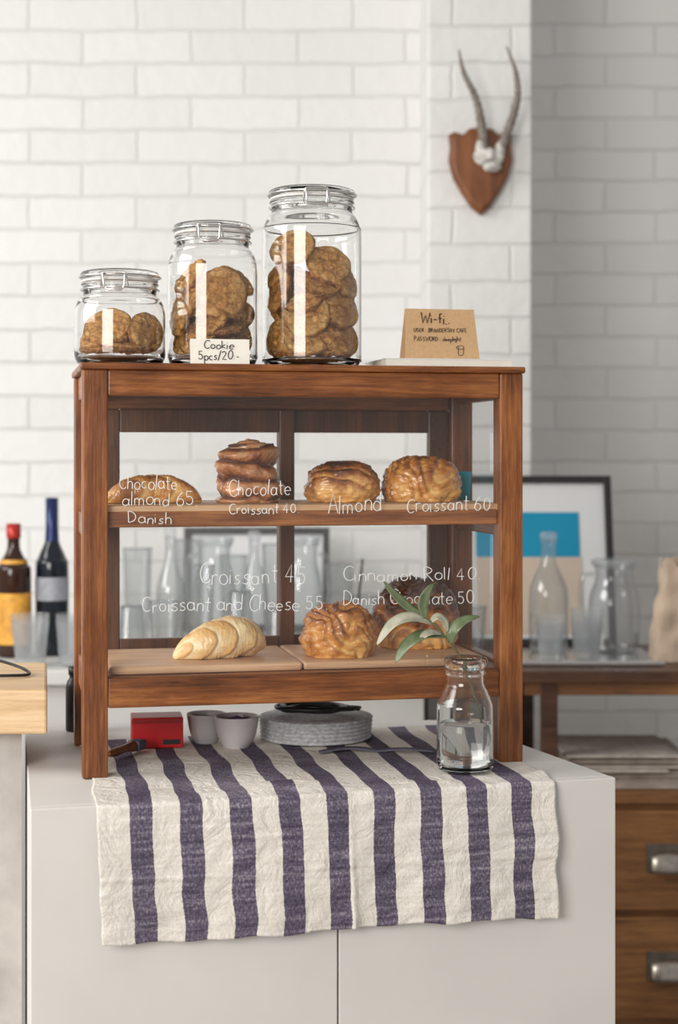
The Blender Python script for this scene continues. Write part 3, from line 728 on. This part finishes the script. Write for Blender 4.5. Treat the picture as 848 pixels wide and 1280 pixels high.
# ---------------------------------------------------------------- mounted antelope horns
tr=empty('mounted_antelope_horns',(X(600,4.2),4.198,0)); k=4.17/F
def tp(px,py,y=0): return ((px-600)*k, y, CH-(py-HY)*k)
half=[(0,268),(12,258),(24,240),(34,222),(40,200),(38,182),(40,168),(32,164),(22,168),(14,160),(0,158)]
out=[(600+a,b) for a,b in half]+[(600-a,b) for a,b in reversed(half[1:-1])]
n=len(out); v=[tp(a,b,0) for a,b in out]+[tp(a,b,-.022) for a,b in out]+[tp(600+(a-600)*.86,213+(b-213)*.88,-.032) for a,b in out]
f=[tuple(range(n))]+[(i,(i+1)%n,n+(i+1)%n,n+i) for i in range(n)]+[(n+i,n+(i+1)%n,2*n+(i+1)%n,2*n+i) for i in range(n)]+[tuple(range(2*n,3*n))]
mesh('shield',v,f,'shield',tr,False,.002)
def blob(name,c,r,mat,parent,seedv=0,am=.15):
    bm=bmesh.new(); bmesh.ops.create_icosphere(bm,subdivisions=4,radius=1)
    for w in bm.verts:
        d=1+am*noise.noise(w.co*2+Vector((seedv,0,0))); w.co=Vector((w.co.x*r[0]*d+c[0],w.co.y*r[1]*d+c[1],w.co.z*r[2]*d+c[2]))
    me=bpy.data.meshes.new(name); bm.to_mesh(me); bm.free(); me.materials.append(M[mat])
    for q in me.polygons: q.use_smooth=True
    o=bpy.data.objects.new(name,me); COL.objects.link(o); o.parent=parent; return o
blob('skull',tp(609,198,-.045),(.036,.03,.022),'bone',tr,1,.35)
blob('skull_nose',tp(613,211,-.055),(.022,.026,.013),'bone',tr,4,.25)
blob('pedicle_left',tp(599,186,-.045),(.013,.016,.020),'bone',tr,2); blob('pedicle_right',tp(623,188,-.045),(.013,.016,.020),'bone',tr,3)
def horn(nm,P,rads):
    q=smoothprof([(*a,r) for a,r in zip(P,rads)],16); m=len(q)
    pts=[a[:3] for a in q]; rr=[a[3]*(1+.10*sin(i*1.6)*(1 if i<m*.75 else 0)) for i,a in enumerate(q)]
    tube(nm,pts,.01,'horn',tr,14,rads=rr,sm=0)
horn('horn_left',[tp(603,186,-.045),tp(600,160,-.055),tp(592,128,-.075),tp(577,98,-.085),tp(571,68,-.075)],[.0125,.0115,.009,.0065,.002])
horn('horn_right',[tp(622,190,-.045),tp(633,165,-.055),tp(643,130,-.075),tp(641,98,-.085),tp(630,64,-.075)],[.0125,.0115,.009,.0065,.002])

# ---------------------------------------------------------------- back bar & sideboard
ZB=.894
bar=empty('back_bar_counter')
box('body',(-1.6,.19,3.68,4.54,0,.86),'whitebar',bar,.003); box('top',(-1.62,.21,3.65,4.55,.86,ZB),'whitebar',bar,.004)
sb=empty('wooden_sideboard')
x0,x1=.40,1.04; ds=3.65
box('top',(.2135,x1+.03,ds-.015,4.15,ZB-.028,ZB),'chestdark',sb,.004)
box('apron',(x0+.01,x1-.01,ds+.005,ds+.025,ZB-.056,ZB-.028),'chest',sb,.002)
for i,(a,b) in enumerate(((X(678,ds),ds),(x1-.04,ds),(X(678,ds),4.10),(x1-.04,4.10))):
    box('post_%d'%(i+1),(a,a+.035,b,b+.035,.625,ZB-.028),'chestdark',sb,.002)
box('chest_body',(x0+.03,x1,ds+.01,4.14,.06,.60),'chest',sb,.003)
box('chest_top',(x0+.015,x1+.01,ds-.008,4.145,.60,.625),'chest',sb,.004)
for i,(za,zb) in enumerate(((.365,.585),(.125,.350))):
    box('drawer_%d'%(i+1),(x0+.055,x1-.03,ds-.006,ds+.02,za,zb),'chest',sb,.004)
    cx=X(836,ds); cz=(za+zb)/2-.0
    v=[];f=[];n1,n2=20,8
    for j in range(n2+1):
        ph=pi/2*j/n2
        for i2 in range(n1+1):
            a=pi*i2/n1; v.append((cx+.044*cos(a), ds-.007-.030*cos(ph)*sin(a)**.6, cz-.022+.045*sin(ph)*(sin(a)**.4)))
    for j in range(n2):
        for i2 in range(n1): q=j*(n1+1)+i2; f.append((q,q+1,q+n1+2,q+n1+1))
    mesh('cup_pull_%d'%(i+1),v,f,'pull',sb,True).modifiers.new('s','SOLIDIFY').thickness=.002
    box('pull_plate_%d'%(i+1),(cx-.050,cx+.050,ds-.0085,ds-.006,cz-.026,cz+.038),'pullplate',sb,.001)
for i in range(2):
    box('feet_%d'%(i+1),(x0+.04+i*.5,x0+.10+i*.5,ds+.02,4.1,0,.06),'chest',sb,.003)
nw=empty('newspaper_stack',(X(765,3.78),3.78,.6255)); rnd=random.Random(5)
for i in range(12):
    a=rnd.uniform(-.015,.015); box('paper_%d'%(i+1),(-.11+a-(.02 if i<6 else 0),.13+a*1.5+(i%3)*.01,-.10+a,.16,i*.0065,i*.0065+.0055),'news',nw,.002)
ty=empty('serving_tray',(X(745,3.86),3.86,ZB+.0005))
box('tray_base',(-.20,.135,-.14,.16,0,.006),'metal',ty,.003); box('tray_rim',(-.20,.135,-.145,-.135,0,.012),'metal',ty,.003)
TZ=ZB+.0075
# ---------------------------------------------------------------- glassware
def carafe(px,D,z,h=.30,r=.045,nm='glass_bottle'):
    e=empty(nm,(X(px,D),D,z))
    lathe('glass',[(.0005,.001),(r*.9,.001)]+smoothprof([(r,.01),(r,h*.45),(r*.85,h*.58),(r*.42,h*.74),(r*.36,h*.88),(r*.44,h*.93)],5),'clear',e,32)
    lathe('stopper',smoothprof([(r*.3,h*.92),(r*.42,h*.94),(r*.42,h*.99),(r*.2,h)],3),'plastic',e,24,capt=True)
def tumbler(px,D,z,h=.12,r=.036,mat='clear',inv=False,nm='drinking_glass',stack=0):
    e=empty(nm,(X(px,D),D,z)); q=.78
    pr=[(.0005,.003),(r*q*.9,.001),(r*q,.004),(r,h),(r*1.03,h+.001)]
    if inv: pr=[(a,h+.002-b) for a,b in pr]
    for i in range(stack+1):
        lathe('glass_%d'%(i+1),[(a,b+i*.016) for a,b in pr],mat,e,28)
    if mat=='clear':
        tube('rim',ring(r*1.0,(.002 if inv else h),28),.002,'rim',e,6,sm=0); tube('foot',ring(r*q*.9,(h if inv else .004),28),.003,'rim',e,6,sm=0)
def jug(px,D,z,h=.21,r=.055,nm='glass_jug',handle=1):
    e=empty(nm,(X(px,D),D,z))
    lathe('glass',[(.0005,.002),(r*.85,.001)]+smoothprof([(r*.95,.008),(r,h*.3),(r*.97,h*.6),(r*.74,h*.80),(r*.76,h*.93),(r*.86,h)],5),'clear',e,32)
    lathe('lid_rim',smoothprof([(r*.78,h*.93),(r*.90,h*.97),(r*.88,h*1.02),(r*.4,h*1.03),(.0005,h*1.03)],3),'plastic',e,28)
    tube('handle',[(handle*r*.8,0,h*.86),(handle*r*1.25,0,h*.82),(handle*r*1.3,0,h*.5),(handle*r*.96,0,h*.28)],.005,'clear',e,8)
carafe(686,3.93,TZ,.285,.046)
tumbler(688,3.76,TZ,.085,.032,'plastic',stack=1,nm='plastic_cup')
tumbler(734,3.78,TZ,.085,.037,'plastic',stack=2,nm='plastic_cup')
jug(768,3.92,TZ,.215,.060,handle=-1)
carafe(213,3.95,ZB+.001,.30,.034)
jug(268,4.0,ZB+.001,.27,.052,handle=-1); carafe(318,4.02,ZB+.001,.29,.034)
jug(378,3.95,ZB+.001,.275,.048)
for i,(px,D) in enumerate(((165,3.86),(205,3.78),(300,3.80),(250,3.80),(410,3.80),(455,3.90),(492,3.80),(130,3.9),(350,3.78))):
    tumbler(px,D,ZB+.001,(.12,.14,.16,.22)[i%4],.034,'clear',inv=i%2==0)
for px,D,h in ((172,4.12,.24),(236,4.15,.26),(345,4.14,.25),(425,4.12,.20),(292,4.16,.22)):
    tumbler(px,D,ZB+.001,h,.036,'clear')
tumbler(590,3.85,ZB+.001,.12,.034,'clear')
se=empty('black_straw',(X(440,3.84),3.84,ZB+.004)); tube('straw',[(0,0,.0),(.012,0,.10),(.025,0,.23)],.003,'black',se,8)
tumbler(38,3.72,ZB+.001,.10,.042,'plastic',stack=1,nm='plastic_cup'); tumbler(90,3.72,ZB+.001,.10,.036,'plastic',stack=1,nm='plastic_cup')
e=empty('liquor_bottle',(X(17,3.90),3.90,ZB+.001)); r=.041
lathe('glass',[(.0005,0),(r*.9,0)]+smoothprof([(r,.008),(r,.19),(r*.85,.215),(r*.40,.25),(r*.36,.285)],5),'amber',e,36,capt=True)
lathe('label',[(r+.0008,.03),(r+.0008,.15)],'label',e,36); lathe('neck_label',[(r*.98,.190),(r*.75,.228)],'label',e,36)
lathe('cap',[(r*.40,.278),(r*.42,.28),(r*.42,.312),(.0005,.313)],'redfoil',e,24)
e=empty('wine_bottle',(X(65,3.93),3.93,ZB+.001)); r=.039
lathe('glass',[(.0005,0),(r*.9,0)]+smoothprof([(r,.008),(r,.20),(r*.85,.23),(r*.42,.27),(r*.36,.30)],5),'wine',e,36,capt=True)
lathe('label',[(r+.0008,.13),(r+.0008,.185)],'label2',e,36); lathe('foil',[(r*.43,.268),(r*.39,.30),(r*.39,.372),(.0005,.373)],'foil',e,24)
e=empty('paper_bag',(X(848,3.83),3.83,ZB+.001))
v=[];f=[];nu=40;nv=20
for j in range(nv+1):
    t=j/nv
    for i in range(nu):
        a=2*pi*i/nu; sq=1/((abs(cos(a))**4+abs(sin(a))**4)**.25)
        w=.064*(1-.38*t); cr=1+.22*noise.noise(Vector((cos(a)*2,sin(a)*2,t*5)))
        v.append((w*cos(a)*sq*cr,.04*sin(a)*sq*cr*(1-.3*t),.225*t+((.014*sin(5*a)) if j==nv else 0)))
for j in range(nv):
    for i in range(nu): q=(i+1)%nu; f.append((j*nu+i,j*nu+q,(j+1)*nu+q,(j+1)*nu+i))
f.append(tuple(range(nu))[::-1]); mesh('bag',v,f,'bag',e,False)
def framed(px0,px1,ytop,D,lean,blue=True):
    wd=X(px1,D)-X(px0,D); z1=Z(ytop,D+.05); hh=(z1-ZB)/cos(lean)
    e=empty('framed_print',(X(px0,D),D,ZB+.004)); e.rotation_euler=(-lean,0,0); b=.018
    box('frame_left',(0,b,-.012,.010,0,hh),'frame',e,.002); box('frame_right',(wd-b,wd,-.012,.010,0,hh),'frame',e,.002)
    box('frame_top',(b,wd-b,-.012,.010,hh-b,hh),'frame',e,.002); box('frame_bottom',(b,wd-b,-.012,.010,0,b),'frame',e,.002)
    box('mat_board',(b,wd-b,0,.008,b,hh-b),'mat',e,0)
    return e,wd,hh
e,wd,hh=framed(575,771,598,4.07,radians(13))
box('blue_print',(.045,X(728,4.08)-X(575,4.06),-.002,.001,hh-.205,hh-.092),'blue',e,0)
box('beige_print',(.045,X(730,4.08)-X(575,4.06),-.002,.001,.03,hh-.207),'beige',e,0)
framed(228,412,662,4.40,radians(12))
sg=empty('black_charging_cord',(X(8,2.60),2.60,1.0245))
tube('cord',[(-.12,-.03,.003),(-.05,-.035,.004),(.01,-.03,.004),(.036,-.012,.003),(.030,.012,.006),(.005,.03,.013),(-.03,.04,.020),(-.07,.045,.018),(-.12,.05,.006)],.0025,'black',sg,8)

# ---------------------------------------------------------------- light
w=bpy.data.worlds.new('world'); scene.world=w; w.use_nodes=True
bg=w.node_tree.nodes['Background']; bg.inputs[0].default_value=(1,.98,.95,1); bg.inputs[1].default_value=.47
def area(name,loc,target,size,sy,power,col):
    l=bpy.data.lights.new(name,'AREA'); l.shape='RECTANGLE'; l.size=size; l.size_y=sy; l.energy=power; l.color=col
    o=bpy.data.objects.new(name,l); COL.objects.link(o); o.location=loc
    o.rotation_euler=(Vector(target)-Vector(loc)).to_track_quat('-Z','Y').to_euler(); return o
area('window_light_left',(-2.9,2.0,2.6),(.1,3.2,1.2),2.0,1.6,76,(1,.985,.96))
area('window_light_front',(-1.7,-.7,1.9),(.0,2.8,1.1),1.7,1.4,98,(1,.965,.92))

# ---------------------------------------------------------------- camera
cd=bpy.data.cameras.new('camera'); co=bpy.data.objects.new('camera',cd); COL.objects.link(co)
co.location=(0,0,CH); co.rotation_euler=(pi/2,0,0)
cd.sensor_width=36; cd.lens=F/1280*36; cd.shift_y=-(640-HY)/1280
cd.clip_start=.05; cd.dof.use_dof=True; cd.dof.focus_distance=2.45; cd.dof.aperture_fstop=3.4
scene.camera=co
scene.view_settings.view_transform='Standard'
